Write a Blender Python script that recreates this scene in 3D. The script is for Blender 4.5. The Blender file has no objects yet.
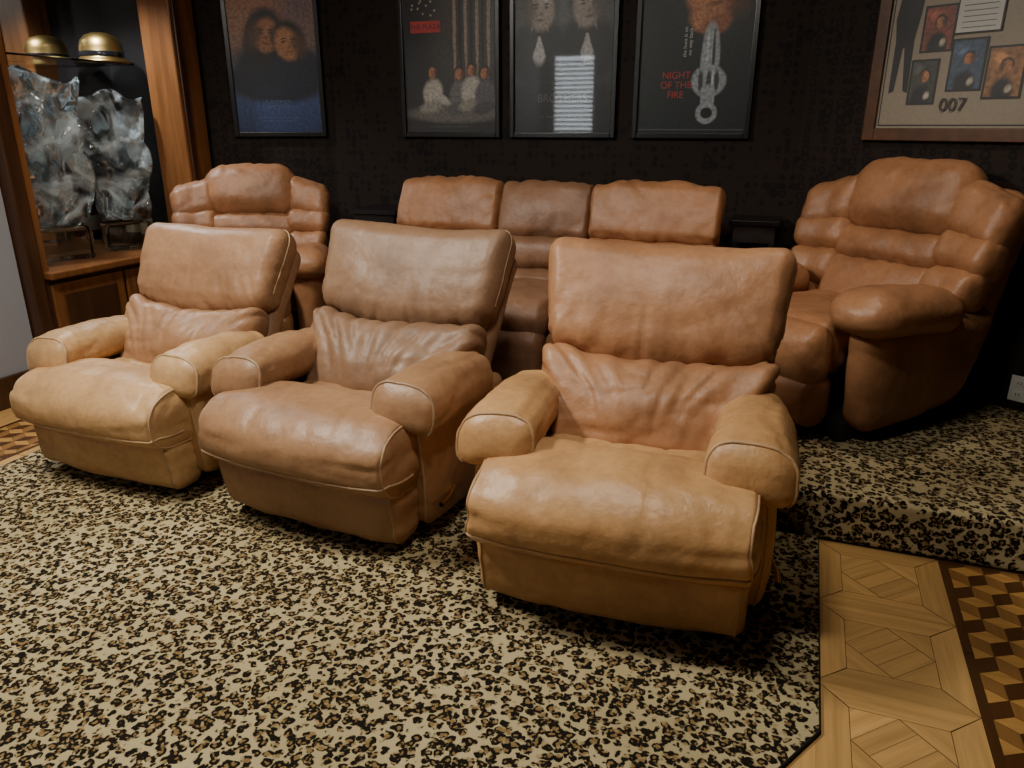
import bpy, math, random
from mathutils import Vector, Matrix, noise
random.seed(7)
scene=bpy.context.scene
COL=scene.collection
# ------------------------------------------------------------------ helpers
def mesh_obj(name,verts,faces,mat=None,parent=None,smooth=False):
    me=bpy.data.meshes.new(name)
    me.from_pydata([tuple(v) for v in verts],[],faces)
    me.update()
    if smooth:
        me.polygons.foreach_set('use_smooth',[True]*len(me.polygons))
    ob=bpy.data.objects.new(name,me)
    COL.objects.link(ob)
    if mat: me.materials.append(mat)
    if parent: ob.parent=parent
    return ob
def empty(name,loc=(0,0,0),rz=0,sc=1):
    e=bpy.data.objects.new(name,None); e.empty_display_size=.1
    COL.objects.link(e); e.location=loc; e.rotation_euler=(0,0,math.radians(rz)); e.scale=(sc,sc,sc); return e
def box(name,lo,hi,mat,parent=None,bevel=0):
    x0,y0,z0=lo;x1,y1,z1=hi
    v=[(x0,y0,z0),(x1,y0,z0),(x1,y1,z0),(x0,y1,z0),(x0,y0,z1),(x1,y0,z1),(x1,y1,z1),(x0,y1,z1)]
    f=[(0,3,2,1),(4,5,6,7),(0,1,5,4),(1,2,6,5),(2,3,7,6),(3,0,4,7)]
    ob=mesh_obj(name,v,f,mat,parent)
    if bevel:
        m=ob.modifiers.new('b','BEVEL'); m.width=bevel; m.segments=3
    return ob
def prism(name,pts,z0,z1,mat,parent=None):
    n=len(pts)
    v=[(p[0],p[1],z0) for p in pts]+[(p[0],p[1],z1) for p in pts]
    f=[tuple(range(n-1,-1,-1)),tuple(range(n,2*n))]+[(i,(i+1)%n,n+(i+1)%n,n+i) for i in range(n)]
    return mesh_obj(name,v,f,mat,parent)
def tube(name,pts,r,mat,parent=None,cyclic=False):
    cu=bpy.data.curves.new(name,'CURVE'); cu.dimensions='3D'; cu.bevel_depth=r; cu.bevel_resolution=2
    s=cu.splines.new('POLY'); s.points.add(len(pts)-1)
    for i,p in enumerate(pts): s.points[i].co=(p[0],p[1],p[2],1)
    s.use_cyclic_u=cyclic
    cu.materials.append(mat)
    ob=bpy.data.objects.new(name,cu); COL.objects.link(ob)
    if parent: ob.parent=parent
    return ob
def lathe(name,prof,mat,parent=None,loc=(0,0,0),n=28):
    v=[];f=[]
    for r,z in prof:
        for i in range(n):
            a=2*math.pi*i/n; v.append((loc[0]+r*math.cos(a),loc[1]+r*math.sin(a),loc[2]+z))
    for j in range(len(prof)-1):
        for i in range(n):
            f.append((j*n+i,j*n+(i+1)%n,(j+1)*n+(i+1)%n,(j+1)*n+i))
    f.append(tuple(range(n-1,-1,-1))); f.append(tuple((len(prof)-1)*n+i for i in range(n)))
    return mesh_obj(name,v,f,mat,parent,True)
def ss(x,a,b):
    t=max(0,min(1,(x-a)/(b-a))); return t*t*(3-2*t)
def rbox(name,size,r,loc,mat,parent,puff=(0,0,0),deform=None,disp=None,lean=0,pivot=None,res=.018,k=5,pipes=(),pmat=None,pr=.0045,rz=0):
    if not isinstance(r,(tuple,list)): r=(r,r,r)
    h=[s/2 for s in size]; r=[min(a,b*.98) for a,b in zip(r,h)]
    ax=[]
    for a in range(3):
        L=[(-(h[a]-r[a]),-math.tan(i/k*math.pi/4)) for i in range(k,0,-1)]
        m=max(2,int(round(2*(h[a]-r[a])/res)))
        L+=[(-(h[a]-r[a])+2*(h[a]-r[a])*i/m,0) for i in range(m+1)]
        L+=[((h[a]-r[a]),math.tan(i/k*math.pi/4)) for i in range(1,k+1)]
        ax.append(L)
    n=[len(a) for a in ax]
    idx={};verts=[];faces=[]
    def vid(t):
        if t in idx: return idx[t]
        d=[ax[a][t[a]][1] for a in range(3)]
        l=math.sqrt(sum(c*c for c in d)) or 1
        p=Vector([ax[a][t[a]][0]+d[a]/l*r[a] for a in range(3)])
        u=[p[a]/h[a] for a in range(3)]
        q=Vector(p)
        for a in range(3):
            b,c=(a+1)%3,(a+2)%3
            if puff[a]: q[a]+=puff[a]*u[a]*max(0,1-u[b]**2)*max(0,1-u[c]**2)
        idx[t]=len(verts); verts.append(q); return idx[t]
    for a in range(3):
        b,c=(a+1)%3,(a+2)%3
        for side in (0,n[a]-1):
            for i in range(n[b]-1):
                for j in range(n[c]-1):
                    q=[]
                    for (ii,jj) in ((i,j),(i+1,j),(i+1,j+1),(i,j+1)):
                        t=[0,0,0]; t[a]=side;t[b]=ii;t[c]=jj
                        q.append(vid(tuple(t)))
                    faces.append(tuple(q) if side else tuple(reversed(q)))
    orig=[Vector(v) for v in verts]
    if deform: verts=[Vector(deform(*v)) for v in verts]
    if disp:
        me=bpy.data.meshes.new('t'); me.from_pydata([tuple(v) for v in verts],[],faces); me.update()
        nm=[Vector(x.vector) for x in me.vertex_normals]
        bpy.data.meshes.remove(me)
        verts=[v+nn*disp(o) for v,nn,o in zip(verts,nm,orig)]
    M=Matrix.Translation(loc)
    if lean:
        if pivot is None: pivot=(0,0,0)
        M=Matrix.Translation(pivot)@Matrix.Rotation(-math.radians(lean),4,'X')@Matrix.Translation(-Vector(pivot))@Matrix.Translation(loc)
    if rz: M=M@Matrix.Rotation(math.radians(rz),4,'Z')
    verts=[M@v for v in verts]
    ob=mesh_obj(name,verts,faces,mat,parent,True)
    for pi,(a,side,ki,flt) in enumerate(pipes):
        if side=='mid': ia=n[a]//2
        elif side=='min': ia=k-ki
        else: ia=n[a]-1-(k-ki)
        b,c=(a+1)%3,(a+2)%3
        seq=[(i,0) for i in range(n[b])]+[(n[b]-1,j) for j in range(1,n[c])]+[(i,n[c]-1) for i in range(n[b]-2,-1,-1)]+[(0,j) for j in range(n[c]-2,0,-1)]
        pts=[]
        for i,j in seq:
            t=[0,0,0];t[a]=ia;t[b]=i;t[c]=j
            id_=idx[tuple(t)]; pts.append((flt is None or flt(orig[id_]),verts[id_]))
        if all(p[0] for p in pts):
            tube(name+'_piping_%d'%pi,[p[1] for p in pts],pr,pmat or mat,parent,True)
        elif any(p[0] for p in pts):
            s=next(i for i in range(len(pts)) if pts[i][0] and not pts[i-1][0])
            out=[]
            for i in range(len(pts)):
                p=pts[(s+i)%len(pts)]
                if not p[0]: break
                out.append(p[1])
            if len(out)>2: tube(name+'_piping_%d'%pi,out,pr,pmat or mat,parent)
    return ob
def crease(co,s,seed,amp,w=6):
    n=noise.noise(Vector((co[0]*s[0]+seed,co[1]*s[1]+seed*1.7,co[2]*s[2]-seed)))
    return -amp*max(0,1-abs(n)*w)**1.3
def soft(seed,amp=.003,c=.002,s=(9,9,9)):
    def f(o):
        return amp*noise.noise(Vector((o[0]*7+seed,o[1]*7,o[2]*7+seed)))+crease(o,s,seed,c)
    return f
# ------------------------------------------------------------------ materials
def newmat(name):
    m=bpy.data.materials.new(name); m.use_nodes=True
    nt=m.node_tree; b=nt.nodes['Principled BSDF']; return m,nt,b
def N(nt,t,**kw):
    n=nt.nodes.new(t)
    for k_,v in kw.items():
        if k_ in n.inputs: n.inputs[k_].default_value=v
        else: setattr(n,k_,v)
    return n
def ramp(nt,src,stops,interp='LINEAR'):
    r=nt.nodes.new('ShaderNodeValToRGB'); r.color_ramp.interpolation=interp
    e=r.color_ramp.elements
    while len(e)<len(stops): e.new(.5)
    for i,(p,c) in enumerate(stops):
        e[i].position=p; e[i].color=(c[0],c[1],c[2],1)
    nt.links.new(src,r.inputs[0]); return r
def flat(name,c,rough=.5,metal=0,coat=0,em=0,spec=.5):
    m,nt,b=newmat(name)
    b.inputs['Base Color'].default_value=(c[0],c[1],c[2],1)
    b.inputs['Roughness'].default_value=rough; b.inputs['Metallic'].default_value=metal
    b.inputs['Coat Weight'].default_value=coat; b.inputs['Coat Roughness'].default_value=.03
    b.inputs['Specular IOR Level'].default_value=spec
    if em:
        b.inputs['Emission Color'].default_value=(c[0],c[1],c[2],1); b.inputs['Emission Strength'].default_value=em
    return m
def leather(name,c,rough=.42,dark=.62,seed=0):
    m,nt,b=newmat(name); L=nt.links.new
    tc=N(nt,'ShaderNodeTexCoord'); mp=N(nt,'ShaderNodeMapping'); mp.inputs['Location'].default_value=(seed,seed*.7,seed*.3)
    L(tc.outputs['Object'],mp.inputs[0])
    n1=N(nt,'ShaderNodeTexNoise',Scale=4.0,Detail=5.0,Roughness=.6); L(mp.outputs[0],n1.inputs[0])
    cr=ramp(nt,n1.outputs[0],[(.3,[x*dark for x in c]),(.5,c),(.72,[min(1,c[0]*1.15),c[1]*1.22,c[2]*1.28])])
    n2=N(nt,'ShaderNodeTexNoise',Scale=45.0,Detail=3.0); L(mp.outputs[0],n2.inputs[0])
    mx=N(nt,'ShaderNodeMixRGB',blend_type='MULTIPLY'); mx.inputs[0].default_value=.25
    r2=ramp(nt,n2.outputs[0],[(.35,(.6,.55,.5)),(.6,(1,1,1))])
    L(cr.outputs[0],mx.inputs[1]); L(r2.outputs[0],mx.inputs[2]); L(mx.outputs[0],b.inputs['Base Color'])
    b.inputs['Specular IOR Level'].default_value=.5
    rr=ramp(nt,n1.outputs[0],[(.3,[rough+.10]*3),(.7,[rough-.03]*3)]); L(rr.outputs[0],b.inputs['Roughness'])
    v=N(nt,'ShaderNodeTexVoronoi',Scale=260.0); L(mp.outputs[0],v.inputs[0])
    n3=N(nt,'ShaderNodeTexNoise',Scale=12.0,Detail=3.5,Roughness=.55); L(mp.outputs[0],n3.inputs[0])
    bp1=N(nt,'ShaderNodeBump',Strength=.15,Distance=.002); L(v.outputs[0],bp1.inputs['Height'])
    bp2=N(nt,'ShaderNodeBump',Strength=.32,Distance=.02); L(n3.outputs[0],bp2.inputs['Height']); L(bp1.outputs[0],bp2.inputs['Normal'])
    L(bp2.outputs[0],b.inputs['Normal'])
    return m
def wood(name,c,scale=(3,40,40),rough=.35,uv=False,var=.55):
    m,nt,b=newmat(name); L=nt.links.new
    tc=N(nt,'ShaderNodeTexCoord'); mp=N(nt,'ShaderNodeMapping'); mp.inputs['Scale'].default_value=scale
    L(tc.outputs['UV' if uv else 'Object'],mp.inputs[0])
    n1=N(nt,'ShaderNodeTexNoise',Scale=1.0,Detail=4.0,Roughness=.6); L(mp.outputs[0],n1.inputs[0])
    cr=ramp(nt,n1.outputs[0],[(.3,[x*var for x in c]),(.65,c)])
    if uv:
        at=N(nt,'ShaderNodeAttribute'); at.attribute_name='tone'
        mx=N(nt,'ShaderNodeMixRGB',blend_type='MULTIPLY'); mx.inputs[0].default_value=1
        L(cr.outputs[0],mx.inputs[1]); L(at.outputs['Color'],mx.inputs[2]); L(mx.outputs[0],b.inputs['Base Color'])
    else: L(cr.outputs[0],b.inputs['Base Color'])
    b.inputs['Roughness'].default_value=rough
    return m
def leopard(name):
    m,nt,b=newmat(name); L=nt.links.new
    tc=N(nt,'ShaderNodeTexCoord')
    nd=N(nt,'ShaderNodeTexNoise',Scale=38.0,Detail=2.0); L(tc.outputs['Object'],nd.inputs[0])
    sub=N(nt,'ShaderNodeVectorMath',operation='SUBTRACT'); sub.inputs[1].default_value=(.5,.5,.5); L(nd.outputs['Color'],sub.inputs[0])
    sc=N(nt,'ShaderNodeVectorMath',operation='SCALE'); sc.inputs['Scale'].default_value=.025; L(sub.outputs[0],sc.inputs[0])
    ad=N(nt,'ShaderNodeVectorMath',operation='ADD'); L(tc.outputs['Object'],ad.inputs[0]); L(sc.outputs[0],ad.inputs[1])
    v=N(nt,'ShaderNodeTexVoronoi',Scale=45.0,Randomness=.85); L(ad.outputs[0],v.inputs[0])
    band=ramp(nt,v.outputs['Distance'],[(0.15,(0,0,0)),(.24,(1,1,1)),(.53,(1,1,1)),(.60,(0,0,0))])
    inner=ramp(nt,v.outputs['Distance'],[(.30,(1,1,1)),(.64,(0,0,0))])
    nb=N(nt,'ShaderNodeTexNoise',Scale=66.0,Detail=1.0); L(tc.outputs['Object'],nb.inputs[0])
    br=ramp(nt,nb.outputs[0],[(.39,(0,0,0)),(.45,(1,1,1))])
    mu=N(nt,'ShaderNodeMath',operation='MULTIPLY'); L(band.outputs[0],mu.inputs[0]); L(br.outputs[0],mu.inputs[1])
    n2=N(nt,'ShaderNodeTexNoise',Scale=2.2,Detail=3.0); L(tc.outputs['Object'],n2.inputs[0])
    bg=ramp(nt,n2.outputs[0],[(.3,(.38,.30,.155)),(.7,(.56,.46,.26))])
    m1=N(nt,'ShaderNodeMixRGB'); m1.inputs[2].default_value=(.24,.15,.06,1)
    L(inner.outputs[0],m1.inputs[0]); L(bg.outputs[0],m1.inputs[1])
    m2=N(nt,'ShaderNodeMixRGB'); m2.inputs[2].default_value=(.012,.009,.006,1)
    L(mu.outputs[0],m2.inputs[0]); L(m1.outputs[0],m2.inputs[1]); L(m2.outputs[0],b.inputs['Base Color'])
    b.inputs['Roughness'].default_value=.95; b.inputs['Specular IOR Level'].default_value=.1
    n4=N(nt,'ShaderNodeTexNoise',Scale=500.0); L(tc.outputs['Object'],n4.inputs[0])
    bp=N(nt,'ShaderNodeBump',Strength=.5,Distance=.004); L(n4.outputs[0],bp.inputs['Height']); L(bp.outputs[0],b.inputs['Normal'])
    return m
def wallpaper(name,c1,c2):
    m,nt,b=newmat(name); L=nt.links.new
    tc=N(nt,'ShaderNodeTexCoord')
    nd=N(nt,'ShaderNodeTexNoise',Scale=11.0,Detail=3.0); L(tc.outputs['Object'],nd.inputs[0])
    v=N(nt,'ShaderNodeTexVoronoi',Scale=22.0,Randomness=.3); L(tc.outputs['Object'],v.inputs[0])
    mm=N(nt,'ShaderNodeMath',operation='MULTIPLY'); L(nd.outputs[0],mm.inputs[0]); L(v.outputs[0],mm.inputs[1])
    r=ramp(nt,mm.outputs[0],[(.10,c1),(.18,c2),(.25,c1)]); L(r.outputs[0],b.inputs['Base Color'])
    b.inputs['Roughness'].default_value=.75; b.inputs['Specular IOR Level'].default_value=.25
    return m
M_leo=leopard('leopard_carpet')
M_wall=wallpaper('dark_wallpaper',(.019,.011,.008),(.003,.0024,.003))
M_grey=flat('grey_paint',(.30,.30,.33),.8)
M_ceil=flat('ceiling_paint',(.05,.042,.038),.9)
M_oak=wood('oak_parquet',(.66,.38,.13),(2.5,45,1),.28,True,.70)
M_wal=wood('warm_cabinet_wood',(.22,.085,.026),(30,30,2.2),.3)
M_wald=wood('dark_wood',(.065,.026,.011),(30,30,2.2),.35)
M_base=flat('floor_gap',(.07,.035,.015),.6)
M_black=flat('black_lacquer',(.008,.008,.009),.18)
M_frame=flat('black_frame',(.012,.011,.011),.3)
M_under=flat('chair_underside',(.01,.009,.008),.8)
M_brass=flat('brass',(.75,.5,.2),.25,1)
# ------------------------------------------------------------------ room
H=2.6
def wallseg(name,a,b,mat,th=.1,z0=0,z1=H):
    a=Vector(a);b=Vector(b);d=(b-a).normalized();nrm=Vector((-d.y,d.x))*th
    return prism(name,[a,b,b+nrm,a+nrm],z0,z1,mat)
dgx,dgy=.849,.529
DR0=(-.07,4.3); DR1=(1.95,4.3-2.02*dgy/dgx)
DL0=(-2.87,4.3); DL1=(-3.60,4.3-.73*.577)
box('floor',(-4.3,-2.3,-.1),(2.1,4.5,0),M_base)
box('ceiling',(-4.3,-2.3,H),(2.1,4.5,H+.1),M_ceil)
wallseg('wall_back',DR0,DL0,M_wall,-.1)
wallseg('wall_right_diagonal',DR1,DR0,M_wall,-.1)
wallseg('wall_left_diagonal',DL0,DL1,M_wall,-.1)
wallseg('wall_right',(1.95,-2.2),(1.95,DR1[1]),M_wall,-.1)
wallseg('wall_front',(-4.2,-2.2),(1.95,-2.2),M_wall,-.1)
wallseg('wall_left',(-3.66,2.61),(-3.66,-2.2),M_grey,-.1)
wallseg('wall_left_rear',(-4.2,4.0),(-4.2,2.51),M_wald,-.1)
box('baseboard_left',(-3.66,-2.2,0),(-3.635,2.56,.16),M_wald,None,.005)
# riser
RP=[(1.94,2.5),(1.94,3.03),(-.07,4.29),(-2.87,4.29),(-3.46,3.95),(-3.46,2.74),(-.95,2.74),(-.40,2.5)]
rs=prism('carpeted_riser',RP,0,.18,M_leo)
bv=rs.modifiers.new('b','BEVEL'); bv.width=.02; bv.segments=4; bv.limit_method='ANGLE'
# carpet
CP=[(.17,1.56),(.17,2.497),(-.40,2.497),(-.95,2.737),(-3.0,2.737),(-3.0,1.5),(-2.3,.80),(-.26,.80)]
CP=CP[::-1]
cp=prism('leopard_area_carpet',CP,.0045,.014,M_leo)
tube('carpet_binding',[(p[0],p[1],.009) for p in CP],.005,M_under,cp,True)
# parquet -------------------------------------------------
pv=[];pf=[];puv=[];ptone=[]
def plank(pts,ang,tone,z=.0025,inset=.0012):
    c=Vector((sum(p[0] for p in pts)/len(pts),sum(p[1] for p in pts)/len(pts)))
    q=[]
    for p in pts:
        d=Vector(p)-c; l=d.length; q.append(c+d*(max(0,l-inset*1.4)/l))
    area=sum(q[i].x*q[(i+1)%len(q)].y-q[(i+1)%len(q)].x*q[i].y for i in range(len(q)))
    if area<0: q=q[::-1]
    s=len(pv); ca,sa=math.cos(ang),math.sin(ang); ox=random.random()*20; oy=random.random()*20
    for p in q:
        pv.append((p.x,p.y,z)); puv.append((p.x*ca+p.y*sa+ox,-p.x*sa+p.y*ca+oy))
    pf.append(tuple(range(s,s+len(q)))); ptone.append(tone)
def rt(b=1,v=.13,tint=(1,1,1)):
    t=b*(1+random.uniform(-v,v)); return (t*tint[0],t*tint[1],t*tint[2])
def panel(x0,y0,S):
    w=.075; a=(x0,y0);b=(x0+S,y0);c=(x0+S,y0+S);d=(x0,y0+S)
    i0,i1=x0+w,x0+S-w;j0,j1=y0+w,y0+S-w
    A=(i0,j0);B=(i1,j0);C=(i1,j1);D=(i0,j1)
    plank([a,b,B,A],0,rt());plank([b,c,C,B],math.pi/2,rt());plank([c,d,D,C],0,rt());plank([d,a,A,D],math.pi/2,rt())
    mx,my=(i0+i1)/2,(j0+j1)/2
    P=[(mx,j0),(i1,my),(mx,j1),(i0,my)]
    plank([A,P[0],P[3]],math.pi/4*3,rt(1.05));plank([B,P[1],P[0]],math.pi/4,rt(1.05));plank([C,P[2],P[1]],math.pi/4*3,rt(1.05));plank([D,P[3],P[2]],math.pi/4,rt(1.05))
    for i in range(3):
        t0,t1=i/3,(i+1)/3
        L=lambda u,v,t:(u[0]+(v[0]-u[0])*t,u[1]+(v[1]-u[1])*t)
        plank([L(P[0],P[3],t0),L(P[1],P[2],t0),L(P[1],P[2],t1),L(P[0],P[3],t1)],math.pi/4,rt(.95))
def panels(x0,x1,y0,y1):
    S=x1-x0 if x1-x0<.5 else (x1-x0)/max(1,round((x1-x0)/.38))
    nx=max(1,round((x1-x0)/S)); ny=int((y1-y0)/S)+1
    for i in range(nx):
        for j in range(ny):
            if y1-(j+1)*S>=-2.2: panel(x0+i*S,y1-(j+1)*S,S)
def tumbling(x0,x1,y0,y1,s=.058):
    hx=s*math.cos(math.pi/6)
    tones=[rt(1,0,(.15,.10,.09)),rt(1,0,(.48,.40,.34)),rt(1,0,(.85,.76,.62))]
    row=0;y=y0
    while y<y1+s:
        x=x0+(hx if row%2 else 0)-hx
        while x<x1+hx:
            c=(x,y)
            U=(x,y+s);R=(x+hx,y+s/2);Rl=(x+hx,y-s/2);Dn=(x,y-s);Ll=(x-hx,y-s/2);Lu=(x-hx,y+s/2)
            for pts,t,a in (([c,R,U,Lu],2,0),([c,Lu,Ll,Dn],1,math.pi/2),([c,Dn,Rl,R],0,math.pi/2)):
                cl=[(min(max(p[0],x0),x1),min(max(p[1],y0),y1)) for p in pts]
                u=[]
                for p in cl:
                    if p not in u: u.append(p)
                if len(u)>2:
                    ar=abs(sum(u[i][0]*u[(i+1)%len(u)][1]-u[(i+1)%len(u)][0]*u[i][1] for i in range(len(u))))
                    if ar>1e-5: plank(u,a,tones[t],.0025,.0006)
            x+=2*hx
        y+=1.5*s;row+=1
def strip(x0,x1,y0,y1,tone,z=.003):
    y=y0
    while y<y1-.001:
        plank([(x0,y),(x1,y),(x1,min(y+.6,y1)),(x0,min(y+.6,y1))],math.pi/2,tone(),z); y+=.6
dk=lambda:rt(1,.1,(.14,.10,.085))
panels(.165,.537,-2.2,2.497)
strip(.537,.562,-2.19,2.497,dk); tumbling(.562,.90,-2.1,2.495); strip(.90,.925,-2.19,2.497,dk)
panels(.925,1.95,-2.2,2.497)
strip(-3.09,-3.07,-2.19,2.73,dk); tumbling(-3.42,-3.09,-2.1,2.73); strip(-3.44,-3.42,-2.19,2.73,dk)
strip(-3.07,-3.0,-2.19,2.735,lambda:rt(1.0),.0025)
strip(-3.54,-3.44,-2.19,2.55,lambda:rt(1.0),.0025); strip(-3.634,-3.54,-2.19,2.55,lambda:rt(1.0),.0025)
panels(-3.0,.165,-2.2,1.55)
po=mesh_obj('parquet_flooring',pv,pf,M_oak)
me=po.data; me.uv_layers.new(name='UVMap')
me.color_attributes.new('tone','FLOAT_COLOR','CORNER')
uu=[];cc=[]
for pi,p in enumerate(me.polygons):
    t=ptone[pi]
    for li in p.loop_indices:
        uu.extend(puv[me.loops[li].vertex_index]); cc.extend((t[0],t[1],t[2],1.0))
me.uv_layers['UVMap'].data.foreach_set('uv',uu)
me.color_attributes['tone'].data.foreach_set('color',cc)
# ------------------------------------------------------------------ front recliner
def recliner(loc,rz,mb,ms,seed,sc=1,name='leather_recliner'):
    E=empty(name,loc,rz,sc)
    pm=leather('piping_leather',PIPEC.get(seed,(.42,.25,.13)),.4,seed=seed)
    S=seed*3.1
    box('base_frame',(-.33,-.30,.0),(.33,.26,.10),M_under,E,.01)
    for sx in (-1,1):
        def dpan(x,y,z,sx=sx):
            t=(z+.2)/.4
            y2=y*(.9+.1*t) + .02*ss(y,-.1,.1)*t
            return (x+sx*.012*math.sin(3.14*t),y2,z+ .02*(y/.3)**2*ss(-z,.05,.15))
        rbox('side_panel_'+('left' if sx<0 else 'right'),(.09,.60,.40),(.03,.05,.04),(sx*.372,.03,.245),ms,E,(.006,0,0),dpan,soft(S+sx,.003,.0015,(5,5,3)),
             pipes=[(0,'max' if sx>0 else 'min',2,lambda o:o.z<.17)],pmat=pm,pr=.004)
    def dfp(x,y,z):
        t=(z+.10)/.20; f=ss(-y,-.02,.06)
        return (x*(.985+.015*t),y+.030*(1-t)*f+.012*(x/.37)**2,z-.010*math.cos(x*3.5)*ss(-z,0,.08))
    rbox('footrest_lower',(.765,.18,.22),(.035,.05,.05),(0,-.306,.138),ms,E,(0,.016,0),dfp,
         lambda o:soft(S+5,.007,.003,(4,4,11))(o)+crease(o,(2.0,2,16),S+3,.006,4),
         pipes=[(0,'max',2,lambda o:o.y<.02),(0,'min',2,lambda o:o.y<.02)],pmat=pm,pr=.004)
    def dpad(x,y,z):
        a=x/.39; b=(z+.127)/.254; f=ss(-y,0,.12)
        yy=y+.016*a*a*f-.014*math.sin(max(0,min(1,1-b))*3.1)*f
        zz=z-.012*abs(a)**3*ss(z,-.05,.1) -.020*max(0,-y/.19)**2*ss(z,-.12,.12)
        return (x,yy,zz)
    def wpad(o):
        ed=abs(o.x)/.39; top=.35+.65*ss(o.z,-.10,.02)
        return (.010*noise.noise(Vector((o.x*4+S,o.y*5,o.z*4)))+crease(o,(3.0,3,10),S+9,.007,3.0)*(.3+ed)+crease(o,(9,4,3),S,.0045,3.5)*(.4+.6*ss(o.z,-.02,.06)))*top
    rbox('footrest_pad',(.790,.37,.255),(.035,.115,.095),(0,-.265,.342),ms,E,(.004,.016,.012),dpad,wpad,res=.013,
         pipes=[(0,'max',3,None),(0,'min',3,None),(2,'min',2,lambda o:o.y<-.02)],pmat=pm,pr=.0045)
    def dseat(x,y,z): return (x,y,z-.02*(1-(x/.3)**2)*ss(z,-.02,.06)*max(0,1-abs(y)/.25))
    rbox('seat_cushion',(.58,.46,.2),(.05,.07,.07),(0,-.05,.322),ms,E,(0,0,.01),dseat,
         lambda o:soft(S+2,.006,.006,(8,6,8))(o),res=.015)
    for sx in (-1,1):
        def darm(x,y,z,sx=sx):
            t=(y+.245)/.49
            w=1.05-.12*t
            flare=sx*(.008*math.sin(t*3.1))
            o=(x*sx)/.115
            zz=z*(1.05-.06*t)
            zz+=-.020*max(0,o)**1.5 -.012*max(0,o)*ss(-z,-.02,.05) -.004*t -.010*max(0,1-t*4)**2
            return (x*w+flare,y+.016*(z/.07)*(1-ss(t,.0,.35)),zz)
        rbox('arm_'+('left' if sx<0 else 'right'),(.225,.49,.140),(.070,.036,.056),(sx*.348,-.045,.500),ms,E,(.004,.008,.016),darm,
             lambda o:(soft(S+sx*4,.008,.005,(7,4,7))(o)+crease(o,(4,12,4),S+sx,.005,3.5)*(1 if o.y>.12 else .5))*ss(o.y,-.26,-.2),res=.013,
             pipes=[(1,'min',2,lambda o:o.z>-.055)],pmat=pm,pr=.0055)
    piv=(0,.05,.40); LN=29.5; bx=.026 if seed==1 else .006
    def dup(x,y,z):
        v=(z+.185)/.37
        a=x/.41
        xx=x*(.91+.09*v)
        zz=z
        if z<0: zz-= .046*(1-a*a)*(-z/.18)
        else: zz+= .012*abs(a)**2*(z/.18) 
        return (xx,y-.020*a*a*(.4+.6*ss(-y,-.03,.03))*v,zz)
    def wup(o):
        v=(o.z+.185)/.37; low=max(0,1-v*2.0)
        fan=o.x*(1+.8*v)
        g=crease((fan,o.y,o.z),(13,5,2.6),S+1,.012,2.0)*low
        return .010*noise.noise(Vector((o.x*3.5+S,o.y*4,o.z*4)))+g+crease(o,(4,5,7),S+7,.003,3)+crease(o,(3,3,12),S+2,.005,4)*low
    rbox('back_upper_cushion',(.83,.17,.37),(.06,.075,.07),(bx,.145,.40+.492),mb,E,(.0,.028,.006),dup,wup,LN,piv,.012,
         pipes=[(1,'min',0,lambda o:o.z>-.11)],pmat=pm,pr=.0035)
    def dlo(x,y,z):
        v=(z+.19)/.38; a=x/.40
        return (x*(.74+.24*min(1,max(0,v)*1.3)),y-(.030*math.sin(min(1,max(0,v))*3.14)*(1-a*a)+.012*a*a)*ss(-y,-.03,.03)-.02*(1-v)*ss(-y,-.03,.03),z-(.034*(1-a*a)*max(0,z/.18)))
    def wlo(o):
        v=(o.z+.19)/.38
        fan=o.x*(1.4-.8*v)
        g=crease((fan,o.y,o.z),(14,5,2.2),S+11,.018,1.8)*min(1,max(0,(v-.12)*1.6))
        g2=crease(o,(5,4,12),S+12,.010,2.6)*(1-v)
        return g+g2+.011*noise.noise(Vector((o.x*7+S,o.y*4,o.z*8)))
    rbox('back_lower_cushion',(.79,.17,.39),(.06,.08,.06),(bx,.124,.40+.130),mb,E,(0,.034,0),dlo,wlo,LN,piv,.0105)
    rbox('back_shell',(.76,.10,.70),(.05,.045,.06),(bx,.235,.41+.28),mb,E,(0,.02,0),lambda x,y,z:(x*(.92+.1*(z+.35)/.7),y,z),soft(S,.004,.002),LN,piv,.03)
    tube('recline_lever',[(.43,-.10,.16),(.45,-.16,.15),(.452,-.22,.148)],.009,M_brass,E)
    return E
PIPEC={1:(.50,.30,.15),2:(.36,.22,.12),3:(.52,.33,.17)}
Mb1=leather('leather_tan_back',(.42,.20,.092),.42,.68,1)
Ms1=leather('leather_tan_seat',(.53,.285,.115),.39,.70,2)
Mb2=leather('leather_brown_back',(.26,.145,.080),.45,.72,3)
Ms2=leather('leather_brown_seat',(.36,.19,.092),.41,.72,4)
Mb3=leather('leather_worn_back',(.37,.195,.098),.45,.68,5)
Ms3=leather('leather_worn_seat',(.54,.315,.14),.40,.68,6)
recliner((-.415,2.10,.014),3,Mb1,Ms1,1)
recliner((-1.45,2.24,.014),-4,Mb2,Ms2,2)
recliner((-2.43,2.26,.014),-1,Mb3,Ms3,3,.95)
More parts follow.
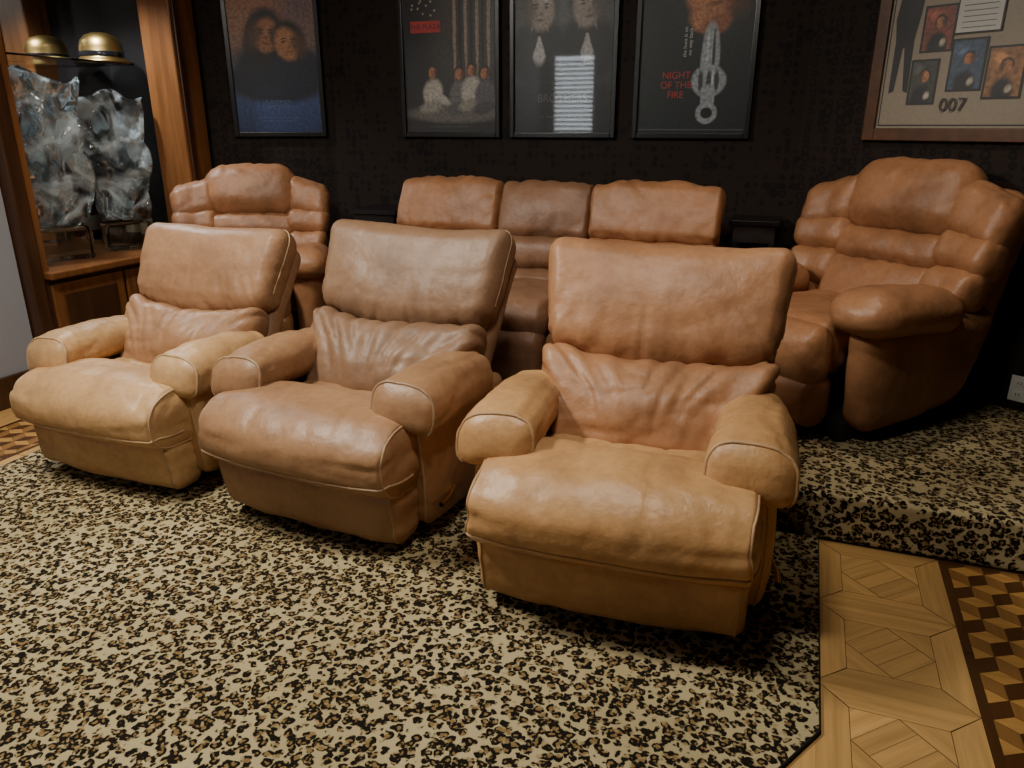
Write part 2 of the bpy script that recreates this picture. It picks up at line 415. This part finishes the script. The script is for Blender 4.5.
# ------------------------------------------------------------------ rear big recliner
def big_recliner(loc,rz,m,seed,sc=1):
    E=empty('channel_back_recliner',loc,rz,sc); S=seed*5.3
    box('base_frame',(-.34,-.34,.0),(.34,.34,.08),M_under,E,.01)
    for sx in (-1,1):
        sd='left' if sx<0 else 'right'
        rbox('side_panel_'+sd,(.15,.80,.44),(.06,.12,.08),(sx*.355,.02,.26),m,E,(.02,0,0),
             lambda x,y,z:(x*(.85+.3*(z+.23)/.46),y*(.80+.20*(z+.23)/.46)+.03*(z/.23),z+.05*max(0,y/.4)*ss(-z,-.02,.1)),soft(S+sx,.006,.003,(4,4,4)),
             )
        rbox('arm_'+sd,(.27,.55,.165),(.095,.10,.078),(sx*.360,-.150,.505),m,E,(.012,.020,.012),
             lambda x,y,z:(x*(1.03-.12*(y+.3)/.6),y,z-.025*(y/.3)-.02*max(0,-y/.3)**3),
             lambda o:soft(S+sx*3,.007,.004,(8,6,8))(o),res=.018)
    rbox('seat_cushion',(.52,.60,.22),(.06,.09,.09),(0,-.13,.345),m,E,(0,.01,.02),None,soft(S+1,.006,.004,(7,7,7)))
    rbox('footrest_upper',(.55,.16,.24),(.05,.075,.09),(0,-.41,.330),m,E,(0,.02,.0),None,soft(S+2,.006,.004,(5,5,9)))
    rbox('footrest_lower',(.54,.15,.22),(.04,.06,.06),(0,-.395,.15),m,E,(0,.015,.0),None,soft(S+6,.005,.003,(5,5,9)))
    piv=(0,.14,.42); LN=20
    rbox('back_shell',(.84,.14,.66),(.12,.06,.12),(0,.345,.45+.24),m,E,(0,.03,0),None,soft(S,.005,.003),LN,piv,.03)
    def P(nm,w,h,t,x,z,y=.225,seed2=0,r=None,df=None,px=.0):
        rr=r or (.05,t*.46,h*.36)
        rbox(nm,(w,t,h),rr,(x,y,.42+z),m,E,(px,.018,.004),df,
             lambda o:.007*noise.noise(Vector((o.x*6+S+seed2,o.y*5,o.z*7)))+crease(o,(12,5,5),S+seed2,.009,3.0)*min(1,(abs(o.z)/(h*.5))**1.5)+crease(o,(6,5,6),S+seed2*2,.004,4),
             LN,piv,.014)
    P('headrest_pillow',.58,.33,.23,0,.500,.215,1,(.12,.10,.11),lambda x,y,z:(x*(1-.10*max(0,z/.16)**2+.03*ss(-z,0,.1)),y,z))
    P('back_roll_upper',.53,.18,.21,0,.270,.225,2)
    P('back_roll_lower',.53,.30,.19,0,.075,.212,3,(.05,.09,.07))
    for sx in (-1,1):
        sd='left' if sx<0 else 'right'
        def wf(k0,drop=.10):
            return lambda x,y,z: (x+sx*k0*z, y-.045*max(0,x*sx/.12), z-drop*(x*sx+.12))
        P('wing_top_'+sd,.28,.25,.20,sx*.340,.475,.218,4+sx,(.07,.09,.075),wf(.12,.35),.0)
        P('wing_mid_'+sd,.28,.185,.20,sx*.335,.305,.215,7+sx,(.06,.09,.065),wf(.16,.12),.0)
        P('wing_low_'+sd,.26,.185,.20,sx*.320,.150,.212,10+sx,(.06,.09,.065),wf(.20,.05),.0)
    return E
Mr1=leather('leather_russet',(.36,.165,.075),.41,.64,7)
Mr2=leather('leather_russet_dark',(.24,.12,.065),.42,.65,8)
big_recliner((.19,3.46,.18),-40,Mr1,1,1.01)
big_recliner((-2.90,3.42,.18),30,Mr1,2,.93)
# ------------------------------------------------------------------ sofa
def sofa(loc):
    E=empty('three_seat_reclining_sofa',loc,0)
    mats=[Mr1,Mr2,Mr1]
    box('base_frame',(-.80,-.42,0),(.72,.36,.1),M_under,E,.01)
    piv=(0,.16,.43); LN=14
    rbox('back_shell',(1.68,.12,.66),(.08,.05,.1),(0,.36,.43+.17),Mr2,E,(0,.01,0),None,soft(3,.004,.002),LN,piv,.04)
    for i in range(3):
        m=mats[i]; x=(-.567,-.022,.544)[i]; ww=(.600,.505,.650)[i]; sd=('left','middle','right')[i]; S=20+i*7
        dy=.015 if i==1 else 0
        def w(o,S=S,hh=.14): return .008*noise.noise(Vector((o.x*6+S,o.y*5,o.z*7)))+crease(o,(11,5,5),S,.010,3.0)*min(1,abs(o.z)/hh)+crease(o,(5,4,6),S*2,.004,4)
        rbox('head_pillow_'+sd,(ww,.18,.31),(.028,.075,.055),(x,.235+dy,.43+.360-(.010 if i==1 else 0)),m,E,(.0,.020,.006),
            lambda X,Y,Z:(X,Y+.02*(Z/.15),Z-.014*(X/.28)**4*ss(Z,0,.1)),w,LN,piv,.015)
        rbox('mid_roll_'+sd,(ww-.01,.19,.20),(.025,.085,.065),(x,.215+dy,.43+.125),m,E,(.0,.02,.0),None,w,LN,piv,.016)
        rbox('low_roll_'+sd,(ww-.01,.21,.19),(.025,.09,.075),(x,.20+dy,.43-.04),m,E,(.0,.03,.0),None,w,LN,piv,.016)
        rbox('seat_cushion_'+sd,(ww if i==1 else ww-.08,.60,.2),(.05,.09,.09),(x+(.03 if i==0 else -.03 if i==2 else 0),-.16,.34),m,E,(0,.01,.015),None,w)
        rbox('front_panel_'+sd,(ww-.02-(.12 if i==2 else 0),.14,.28),(.04,.06,.07),(x-(.06 if i==2 else 0),-.42,.19),m,E,(0,.015,0),None,w)
    for sx in (-1,1):
        sd='left' if sx<0 else 'right'
        rbox('arm_'+sd,(.19,.58,.19),(.09,.1,.09),(sx*(.78 if sx<0 else .70),-.15,.50),Mr1,E,(.01,.02,.01),None,soft(sx*5,.006,.003))
        rbox('side_panel_'+sd,(.12,.70,.42),(.04,.08,.06),(sx*(.79 if sx<0 else .70),-.06,.27),Mr1,E,(.01,0,0),None,soft(sx*6,.004,.002))
sofa((-1.235,3.47,.18))
# ------------------------------------------------------------------ end tables
def end_table(p,q,rz=0,w=.30):
    E=empty('black_end_table',(p,q,.18),rz); h=w/2
    box('table_top',(-h,-h,.69),(h,h,.72),M_black,E,.006)
    box('apron',(-h+.02,-h+.02,.60),(h-.02,h-.02,.69),M_black,E,.004)
    box('lower_shelf',(-h+.03,-h+.03,.2),(h-.03,h-.03,.22),M_black,E,.003)
    for i,(a,b) in enumerate(((-1,-1),(1,-1),(1,1),(-1,1))):
        x=a*(h-.035);y=b*(h-.035); box('leg_%d'%(i+1),(x-.016,y-.016,0),(x+.016,y+.016,.62),M_black,E,.003)
end_table(-2.30,3.92,0,.30)
end_table(-.235,4.14,0,.25)
# ------------------------------------------------------------------ posters
def pmat(n,c,coat=1,em=0): return flat(n,c,.45,0,coat,em)
def paint(n,w,h,base,blobs,axis_stops=None,dist=.02,grain=.25,ox=0,oz=0):
    m,nt,b=newmat(n); L=nt.links.new
    tc=N(nt,'ShaderNodeTexCoord')
    nd=N(nt,'ShaderNodeTexNoise',Scale=16.0,Detail=3.0); L(tc.outputs['Object'],nd.inputs[0])
    sub=N(nt,'ShaderNodeVectorMath',operation='SUBTRACT'); sub.inputs[1].default_value=(.5,.5,.5); L(nd.outputs['Color'],sub.inputs[0])
    sc=N(nt,'ShaderNodeVectorMath',operation='SCALE'); sc.inputs['Scale'].default_value=dist; L(sub.outputs[0],sc.inputs[0])
    ad=N(nt,'ShaderNodeVectorMath',operation='ADD'); L(tc.outputs['Object'],ad.inputs[0]); L(sc.outputs[0],ad.inputs[1])
    if axis_stops:
        sp=N(nt,'ShaderNodeSeparateXYZ'); L(ad.outputs[0],sp.inputs[0])
        dv=N(nt,'ShaderNodeMath',operation='MULTIPLY'); dv.inputs[1].default_value=1/h; L(sp.outputs[2],dv.inputs[0])
        cur=ramp(nt,dv.outputs[0],axis_stops).outputs[0]
    else:
        rgb=N(nt,'ShaderNodeRGB'); rgb.outputs[0].default_value=(*base,1); cur=rgb.outputs[0]
    for (cx,cz,rx,rz,rot,col,s,op) in blobs:
        mp=N(nt,'ShaderNodeMapping',vector_type='TEXTURE')
        mp.inputs['Location'].default_value=(ox+cx*w,0,oz+cz*h); mp.inputs['Rotation'].default_value=(0,rot,0); mp.inputs['Scale'].default_value=(rx*w,1000,rz*w)
        L(ad.outputs[0],mp.inputs[0])
        g=N(nt,'ShaderNodeTexGradient',gradient_type='SPHERICAL'); L(mp.outputs[0],g.inputs[0])
        mr=N(nt,'ShaderNodeMapRange'); mr.interpolation_type='SMOOTHSTEP'; mr.inputs['From Max'].default_value=s; mr.inputs['To Max'].default_value=op
        L(g.outputs[1] if len(g.outputs)>1 else g.outputs[0],mr.inputs['Value'])
        mx=N(nt,'ShaderNodeMixRGB'); mx.inputs[2].default_value=(*col,1); L(mr.outputs[0],mx.inputs[0]); L(cur,mx.inputs[1]); cur=mx.outputs[0]
    gn=N(nt,'ShaderNodeTexNoise',Scale=60.0,Detail=4.0); L(tc.outputs['Object'],gn.inputs[0])
    gr=ramp(nt,gn.outputs[0],[(.3,(1-grain*2,)*3),(.7,(1+grain,)*3)])
    mx=N(nt,'ShaderNodeMixRGB',blend_type='MULTIPLY'); mx.inputs[0].default_value=1; L(cur,mx.inputs[1]); L(gr.outputs[0],mx.inputs[2])
    L(mx.outputs[0],b.inputs['Base Color'])
    b.inputs['Roughness'].default_value=.45; b.inputs['Coat Weight'].default_value=1; b.inputs['Coat Roughness'].default_value=.03
    return m
def head(cx,cz,r,skin,hair,k,rot=0,lit=-1,long=False):
    d=tuple(c*.25 for c in skin); hi=tuple(min(1,c*1.5) for c in skin)
    B=[(cx,cz+r*.25*k,r*1.45,r*(1.75 if long else 1.5),rot,hair,.35,1)]
    if long: B.append((cx-lit*r*.3,cz-r*.5*k,r*1.5,r*1.9,rot,hair,.4,1))
    B+=[(cx+.1*r*lit,cz-.08*r*k,r*1.02,r*1.35,rot,skin,.35,1),
        (cx-.75*r*lit,cz-.1*r*k,r*.8,r*1.4,rot,d,.8,.9),
        (cx+.35*r*lit,cz+.25*r*k,r*.5,r*.5,rot,hi,.9,.5),
        (cx-.30*r,cz+.08*r*k,r*.24,r*.13,rot,d,.7,1),(cx+.42*r,cz+.08*r*k,r*.24,r*.13,rot,d,.7,1),
        (cx-.30*r,cz+.27*r*k,r*.30,r*.07,rot,hair,.6,1),(cx+.42*r,cz+.27*r*k,r*.30,r*.07,rot,hair,.6,1),
        (cx+.08*r,cz-.28*r*k,r*.18,r*.20,rot,d,.9,.6),(cx+.08*r,cz-.62*r*k,r*.36,r*.11,rot,tuple(c*.45 for c in skin),.6,1)]
    return B
WH=pmat('print_white',(.50,.48,.44)); BK=pmat('print_black',(.006,.006,.007)); GR=pmat('print_grey',(.10,.095,.10)); RD=pmat('print_red',(.42,.03,.025)); BLT=pmat('print_pale_blue',(.08,.12,.22)); BR=pmat('print_brown',(.10,.045,.025))
class Poster:
    def __init__(s,loc,rz,w,h,bg,fm=None,fw=.028,name='framed_movie_poster'):
        s.E=empty(name,loc,rz); s.w=w;s.h=h;s.k=0; fm=fm or M_frame
        box('backing',(0,-.014,0),(w,-.002,h),M_frame,s.E)
        o=box('print',(fw*.6,-.016,fw*.6),(w-fw*.6,-.0145,h-fw*.6),bg,s.E)
        for n_,lo,hi in (('frame_left',(0,-.032,0),(fw,-.002,h)),('frame_right',(w-fw,-.032,0),(w,-.002,h)),('frame_bottom',(fw,-.032,0),(w-fw,-.002,fw)),('frame_top',(fw,-.032,h-fw),(w-fw,-.002,h))):
            box(n_,lo,hi,fm,s.E,.004)
        s.y=-.0165; s.pw=w;s.fw=fw
    def P(s,n,pts,m):
        s.y-=.0004
        v=[(a*s.w,s.y,b*s.h) for a,b in pts]
        ar=sum(v[i][0]*v[(i+1)%len(v)][2]-v[(i+1)%len(v)][0]*v[i][2] for i in range(len(v)))
        if ar<0: v=v[::-1]
        return mesh_obj(n,v,[tuple(range(len(v)))],m,s.E)
    def R(s,n,a,b,c,d,m): return s.P(n,[(a,b),(c,b),(c,d),(a,d)],m)
    def T(s,n,txt,cx,cy,size,m,rz=0,sx=1):
        s.y-=.0004
        cu=bpy.data.curves.new(n,'FONT'); cu.body=txt; cu.size=size; cu.align_x='CENTER'; cu.align_y='CENTER'; cu.materials.append(m)
        o=bpy.data.objects.new(n,cu); COL.objects.link(o); o.parent=s.E; o.location=(cx*s.w,s.y,cy*s.h); o.rotation_euler=(math.pi/2,-rz,0); o.scale=(sx,1,1)
PZ=1.285; PH=.95; yw=4.3
SKW=(.42,.17,.07)
d=Vector((.866,.5)); c0=Vector(DL0)-d*.60
w_=.56;k=w_/PH
B=[(.15,.75,.5,.6,0,(.40,.19,.10),1,.8),(.8,.80,.4,.5,0,(.12,.11,.17),1,.7),
   (.50,.34,.62,.26,0,(.010,.014,.035),.3,1),(.42,.43,.42,.24,.2,(.010,.012,.028),.4,1),(.75,.42,.32,.26,-.3,(.012,.016,.04),.4,1)]
B+=head(.42,.62,.155,SKW,(.015,.008,.008),k,.25,1,True)+head(.66,.57,.15,(.50,.22,.09),(.012,.008,.008),k,-.2,-1)
bg=paint('print_romance',w_,PH,None,B,[(0,(.015,.03,.10)),(.2,(.04,.07,.20)),(.38,(.07,.09,.18)),(.55,(.22,.13,.12)),(.8,(.42,.19,.09)),(1,(.44,.20,.10))])
p=Poster((c0.x,c0.y,PZ),30,w_,PH,bg)
p.T('tagline','A SUMMER\nLOVE STORY',.5,.20,.030,BLT,0,1.1)
p.T('credits','starring  the  cast  of  the  season\ndirected  and  produced  by',.5,.11,.018,BLT)
# poster 2
w_=.64;k=w_/PH
cream=(.46,.42,.36)
B=[(.70,.62,.55,.75,0,(.055,.045,.04),.6,.9)]
for i in range(7): B.append((.56+i*.055,.64,.020,.55,0,(.30,.23,.17) if i%2==0 else (.01,.009,.009),.4,.9))
for i in range(18):
    B.append((random.uniform(.12,.5),random.uniform(.70,.93),.014,.014,0,(.5,.42,.25),.8,1))
B+=[(.55,.14,.60,.10,0,(.16,.14,.12),.4,.8)]
for cx,cz,c in ((.33,.26,cream),(.60,.25,(.14,.13,.13)),(.72,.27,cream),(.85,.25,(.10,.09,.10))):
    B+=[(cx,cz,.12,.15,.2,c,.35,1),(cx+.08,cz-.03,.14,.05,.5,c,.5,1),(cx-.02,cz-.08,.15,.07,-.2,tuple(x*.6 for x in c),.5,1)]+head(cx,cz+.12,.042,SKW,(.01,.008,.008),k,.1)
bg=paint('print_city_night',w_,PH,(.010,.009,.011),B,dist=.012)
p=Poster((-.548*yw,yw,PZ),0,w_,PH,bg)
p.R('banner',.12,.605,.42,.67,RD); p.T('banner_text','THE PLAZA',.27,.637,.038,BK,0,1)
p.T('credits','a  motion  picture  presentation',.5,.065,.018,GR)
# poster 3
w_=.62;k=w_/PH
sep=(.30,.24,.20)
B=[(.5,.62,.8,.6,0,(.085,.085,.095),.8,.9)]
for cx,cz in ((.28,.70),(.72,.71)):
    B+=[(cx,cz-.22,.30,.34,0,(.010,.010,.012),.3,1),(cx,cz-.15,.095,.26,0,(.45,.44,.43),.3,1),(cx,cz-.125,.09,.035,0,(.008,.008,.008),.4,1),
        (cx-.08,cz-.19,.06,.24,.35,(.014,.014,.016),.4,1),(cx+.08,cz-.19,.06,.24,-.35,(.014,.014,.016),.4,1)]+head(cx,cz,.145,sep,(.012,.010,.010),k,0,1 if cx<.5 else -1)
B+=[(.5,.12,.75,.36,0,(.014,.013,.014),.25,1)]
bg=paint('print_tuxedo_portrait',w_,PH,(.03,.03,.034),B,dist=.012)
p=Poster((-.385*yw,yw,PZ),0,w_,PH,bg)
p.T('title','BROTHERS',.5,.22,.06,GR); p.T('credits','in  theatres  this  christmas',.5,.12,.022,GR)
# poster 4
B=[(.62,.75,.5,.6,0,(.03,.05,.055),1,.8)]+head(.62,.78,.24,(.50,.20,.09),(.012,.010,.010),k,-.15,-1)
sil=(.34,.37,.40);ds_=(.05,.055,.06)
B+=[(.60,.605,.20,.13,.2,(.42,.17,.08),.4,1),(.66,.585,.16,.08,-.4,(.30,.11,.05),.5,1),(.52,.615,.05,.12,.3,(.5,.22,.10),.5,1),
    (.63,.42,.085,.30,0,sil,.22,1),(.655,.42,.016,.28,0,ds_,.5,1),(.605,.42,.014,.26,0,(.6,.64,.68),.6,.8),
    (.63,.30,.155,.14,0,sil,.18,1),(.565,.30,.026,.11,0,ds_,.5,1),(.63,.30,.026,.11,0,ds_,.5,1),(.695,.30,.026,.11,0,ds_,.5,1),(.66,.31,.012,.09,0,(.7,.73,.76),.6,.8),
    (.63,.20,.065,.14,0,sil,.25,1),(.63,.135,.10,.095,0,sil,.2,1),(.63,.135,.058,.052,0,(.005,.006,.006),.3,1)]
bg=paint('print_thriller',w_,PH,(.008,.013,.015),B,dist=.008)
p=Poster((-.219*yw,yw,PZ),0,w_,PH,bg)
p.T('title','NIGHT\nOF THE\nFIRE',.36,.28,.048,RD); p.T('side_text','the hunt is on\nno way back',.44,.50,.026,WH,math.pi/2)
p.R('bottom_line',.05,.045,.95,.050,GR)
# spy memorabilia frame on the right diagonal wall
d=Vector((dgx,-dgy)); c0=Vector(DR0)+d*.342
MAT=paint('mat_board',1.15,.85,None,[],[(0,(.25,.205,.145)),(1,(.29,.24,.17))],grain=.05)
p=Poster((c0.x,c0.y,PZ),-math.degrees(math.atan2(dgy,dgx)),1.15,.85,MAT,wood('frame_wood',(.11,.045,.018),(20,20,20),.35),.055,'framed_spy_memorabilia')
p.R('mat_edge_outer',.055,.075,.945,.925,BK);p.R('mat_inner',.060,.082,.940,.918,MAT)
p.P('agent_silhouette',[(.080,.24),(.100,.25),(.112,.46),(.118,.46),(.135,.25),(.155,.24),(.152,.50),(.165,.62),(.172,.74),(.140,.79),(.138,.83),(.128,.86),(.115,.855),(.112,.82),(.114,.79),(.085,.75),(.070,.60),(.080,.50)],BK)
p.P('agent_pistol',[(.150,.72),(.160,.74),(.160,.88),(.152,.88)],BK)
ph=[(.185,.44,.29,.64,(.22,.06,.04)),(.165,.19,.255,.39,(.05,.05,.045)),(.305,.25,.415,.475,(.05,.08,.13)),(.435,.21,.55,.43,(.28,.13,.05)),(.585,.30,.70,.50,(.12,.03,.03)),(.72,.52,.84,.74,(.05,.08,.06)),(.72,.20,.84,.42,(.10,.10,.12)),(.585,.56,.69,.78,(.03,.04,.07))]
for i,(a,b_,c_,d_,col) in enumerate(ph):
    p.R('photo_edge_%d'%i,a-.008,b_-.01,c_+.008,d_+.01,BK)
    cx=(a+c_)/2; mz=(b_+d_)/2; kk=1.15/.85
    Bl=[(cx,b_+.02,.045,.06,0,(.012,.012,.015),.4,1),(cx-.02,mz+.06,.05,.03,.4,tuple(min(1,x*2.5) for x in col),.9,.8)]+head(cx+.004,mz+.03,.018,SKW,(.015,.01,.01),kk,0,1 if i%2 else -1)+[(cx+.02,b_+.035,.015,.02,.3,(.5,.45,.35),.6,.8)]
    p.R('photo_%d'%i,a,b_,c_,d_,paint('print_photo_%d'%i,1.15,.85,col,Bl,dist=.004))
p.R('certificate_edge',.297,.505,.458,.70,BK);p.R('certificate',.302,.512,.452,.69,WH)
for i in range(6): p.R('certificate_line_%d'%i,.32,.53+i*.025,.435,.534+i*.025,GR)
p.T('number','007',.335,.175,.075,BK)
# outlet
o=Vector((.955,4.254-.6235*.955)); E=empty('wall_outlet',(o.x,o.y,.27),-math.degrees(math.atan2(dgy,dgx)))
IV=flat('outlet_plastic',(.7,.68,.62),.4)
box('plate',(-.036,-.006,-.057),(.036,-.0005,.057),IV,E,.003)
for i in (-1,1):
    box('socket',(-.016,-.009,i*.025-.014),(.016,-.005,i*.025+.014),IV,E,.004)
    for sx in (-1,1): box('slot',(sx*.006-.0015,-.0095,i*.025-.005),(sx*.006+.0015,-.0088,i*.025+.005),M_under,E)
# ------------------------------------------------------------------ bar display cabinet
E=empty('built_in_bar_cabinet',(0,0,0))
MIR=flat('mirror',(.60,.62,.64),.03,1)
DKI=flat('cabinet_interior',(.015,.012,.012),.5)
box('post_right',(-3.72,3.68,0),(-3.49,3.875,H-.005),M_wal,E,.01)
box('post_right_moulding',(-3.50,3.70,0),(-3.475,3.74,H-.005),M_wald,E,.005)
box('post_left',(-3.74,2.62,0),(-3.60,2.70,H-.005),M_wald,E,.01)
box('post_left_inner',(-3.70,2.70,.6),(-3.61,2.74,H-.005),M_wal,E,.005)
box('header',(-3.72,2.70,2.25),(-3.58,3.68,H-.005),M_wal,E,.01)
box('counter',(-4.19,2.70,.60),(-3.55,3.68,.64),M_wal,E,.01)
box('cabinet_body',(-4.19,2.70,.0),(-3.62,3.68,.60),M_wald,E)
for i in range(2):
    a=2.73+i*.47
    box('door_panel_%d'%i,(-3.62,a,.06),(-3.60,a+.45,.57),M_wal,E,.006); box('door_inset_%d'%i,(-3.602,a+.06,.12),(-3.592,a+.39,.51),M_wald,E,.006)
    tube('door_knob_%d'%i,[(-3.59,a+(.41 if i==0 else .04),.33),(-3.57,a+(.41 if i==0 else .04),.33)],.012,M_brass,E)
box('mirror_back',(-4.19,2.66,.64),(-4.17,3.87,2.25),MIR,E)
box('side_right',(-4.19,3.84,0),(-3.72,3.875,H-.005),DKI,E)
box('side_left',(-4.19,2.63,0),(-3.74,2.66,H-.005),M_wald,E)
box('soffit',(-4.19,2.66,2.25),(-3.72,3.84,2.27),DKI,E)
def glassmat(n,c,rough,mix=0,bumps=0):
    m,nt,b=newmat(n); L=nt.links.new
    b.inputs['Base Color'].default_value=(*c,1); b.inputs['Roughness'].default_value=rough; b.inputs['Transmission Weight'].default_value=1-mix; b.inputs['IOR'].default_value=1.45
    if bumps:
        tc=N(nt,'ShaderNodeTexCoord'); v=N(nt,'ShaderNodeTexNoise',Scale=bumps,Detail=0.5); v.inputs['Distortion'].default_value=1.0; L(tc.outputs['Object'],v.inputs[0])
        bp=N(nt,'ShaderNodeBump',Strength=.8,Distance=.04); L(v.outputs[0],bp.inputs['Height']); L(bp.outputs[0],b.inputs['Normal'])
        if mix:
            v2=N(nt,'ShaderNodeTexNoise',Scale=bumps*.6,Detail=1.5); v2.inputs['Distortion'].default_value=1.5; L(tc.outputs['Object'],v2.inputs[0])
            r=ramp(nt,v2.outputs[0],[(.42,(1,)*3),(.66,(1-mix,)*3)]); L(r.outputs[0],b.inputs['Transmission Weight'])
    return m
GL=glassmat('carved_crystal',(.84,.96,1.0),.01,.45,9); GC=glassmat('clear_glass',(.92,.97,.96),.02)
box('glass_shelf',(-4.16,2.77,1.685),(-3.78,3.66,1.695),GC,E)
def crystal(p,q,z,h,w,seed,rz):
    E=empty('carved_crystal_sculpture',(p,q,z),rz)
    bh=.18*h
    rbox('glass_plinth',(w*.62,.17,bh),.02,(0,0,bh/2),GC,E,res=.06)
    def df(x,y,z_):
        t=(z_+h*.40)/(h*.8)
        return (x*(.66+.34*t)+.02*math.sin(t*6),y*(.7+.3*t),z_+ .05*w*math.sin(x/w*9+seed)*ss(t,.8,.95))
    def ds(o):
        return .030*noise.noise(Vector((o.x*9+seed,o.y*9,o.z*7)))+crease(o,(8,6,5),seed,.022,2)
    rbox('carved_block',(w,.14,h*.8),.03,(0,0,bh+h*.405),GL,E,(0,.03,0),df,ds,res=.016)
crystal(-3.86,3.02,.642,.98,.52,2.3,63)
crystal(-3.84,3.47,.642,.90,.42,8.1,60)
GOLD=flat('old_gold',(.32,.21,.07),.4,1)
Eh=empty('gold_domed_hat',(-3.95,3.60,1.697))
lathe('brim_and_crown',[(.15,0),(.152,.008),(.128,.018),(.118,.03),(.116,.085),(.105,.12),(.08,.148),(.04,.162),(.01,.165)],GOLD,Eh)
lathe('hat_band',[(.119,.03),(.1195,.032),(.1190,.058),(.118,.06)],M_black,Eh)
BG=[glassmat('bottle_green',(.05,.12,.05),.05,.3),glassmat('bottle_amber',(.25,.09,.02),.05,.3),flat('bottle_dark',(.02,.02,.025),.15)]
LB=flat('label_paper',(.35,.30,.2),.6)
for i in range(2):
    Eb=empty('liquor_bottle',(-4.08+.14*i,3.73-.02*i,.642))
    lathe('glass_body',[(.042,0),(.045,.005),(.045,.2),(.034,.25),(.015,.29),(.014,.37),(.018,.375),(.018,.40)],BG[2-i],Eb,n=18)
    lathe('label',[(.0455,.06),(.0456,.061),(.0456,.15),(.0455,.151)],LB,Eb,n=18)
# ------------------------------------------------------------------ window with blinds behind the camera
E=empty('window_1',(-3.2,-2.2,0))
SKY=flat('daylight_pane',(.85,.93,1),.5,0,0,9)
BL=flat('blind_slat',(.8,.78,.74),.5)
box('pane',(-.28,.003,1.25),(.28,.012,2.25),SKY,E)
for n_,lo,hi in (('jamb_left',(-.34,.0,1.19),(-.28,.06,2.31)),('jamb_right',(.28,.0,1.19),(.34,.06,2.31)),('sill',(-.36,.0,1.17),(.36,.09,1.25)),('head',(-.34,.0,2.25),(.34,.06,2.31))):
    box(n_,lo,hi,M_wald,E,.004)
for i in range(16):
    z=1.28+i*.06
    o=box('slat_%d'%i,(-.275,-.022,-.0015),(.275,.022,.0015),BL,E); o.location=(0,.035,z); o.rotation_euler=(math.radians(45),0,0)
# ------------------------------------------------------------------ lights
def look(ob,t):
    ob.rotation_euler=(Vector(t)-ob.location).to_track_quat('-Z','Y').to_euler()
def area(name,loc,tgt,sx,sy,w,c):
    l=bpy.data.lights.new(name,'AREA'); l.shape='RECTANGLE'; l.size=sx; l.size_y=sy; l.energy=w; l.color=c
    o=bpy.data.objects.new(name,l); COL.objects.link(o); o.location=loc; look(o,tgt); return o
def can(p,q,w,tgt,ang=80,c=(1,.84,.66)):
    E=empty('recessed_ceiling_light',(p,q,H))
    lathe('trim_ring',[(.075,-.001),(.078,-.008),(.055,-.012),(.052,-.004)],flat('trim_white',(.6,.6,.58),.4),E)
    l=bpy.data.lights.new('can_lamp','SPOT'); l.energy=w; l.color=c; l.spot_size=math.radians(ang); l.spot_blend=.8; l.shadow_soft_size=.05
    o=bpy.data.objects.new('can_lamp',l); COL.objects.link(o); o.parent=E; o.location=(0,0,-.03)
    o.rotation_euler=(Vector(tgt)-Vector((p,q,H-.03))).to_track_quat('-Z','Y').to_euler()
area('added_area_light',(-2.4,1.30,2.57),(-1.6,1.3,0),.7,.35,90,(1,.945,.83))  # added soft key light over the front row, no real fixture
area('added_area_light_small',(-.55,1.38,2.57),(-.6,1.6,0),.4,.25,24,(1,.945,.83))  # added weaker area light for the right-hand front chair, no real fixture
can(.1,2.8,40,(.25,3.5,.5)); can(-1.2,2.9,24,(-1.2,3.5,.5)); can(-2.7,2.8,22,(-2.9,3.4,.5))
l=bpy.data.lights.new('added_cabinet_spot','SPOT'); l.energy=85; l.spot_size=2.4; l.spot_blend=.8; l.color=(.92,.96,1); l.shadow_soft_size=.04  # added spot to brighten the crystals, no lamp modelled in the cabinet
o=bpy.data.objects.new('added_cabinet_spot',l); COL.objects.link(o); o.location=(-3.80,3.2,2.22); o.rotation_euler=(0,0,0)
w=bpy.data.worlds.new('World'); scene.world=w; w.use_nodes=True
w.node_tree.nodes['Background'].inputs[0].default_value=(.6,.65,.75,1); w.node_tree.nodes['Background'].inputs[1].default_value=.05
# ------------------------------------------------------------------ camera
cam=bpy.data.cameras.new('camera'); cam.lens=750/1024*36; cam.sensor_width=36
co=bpy.data.objects.new('camera',cam); COL.objects.link(co); co.location=(0,0,1.35)
co.rotation_euler=(math.radians(71),0,math.radians(21)); cam.clip_start=.05
scene.camera=co
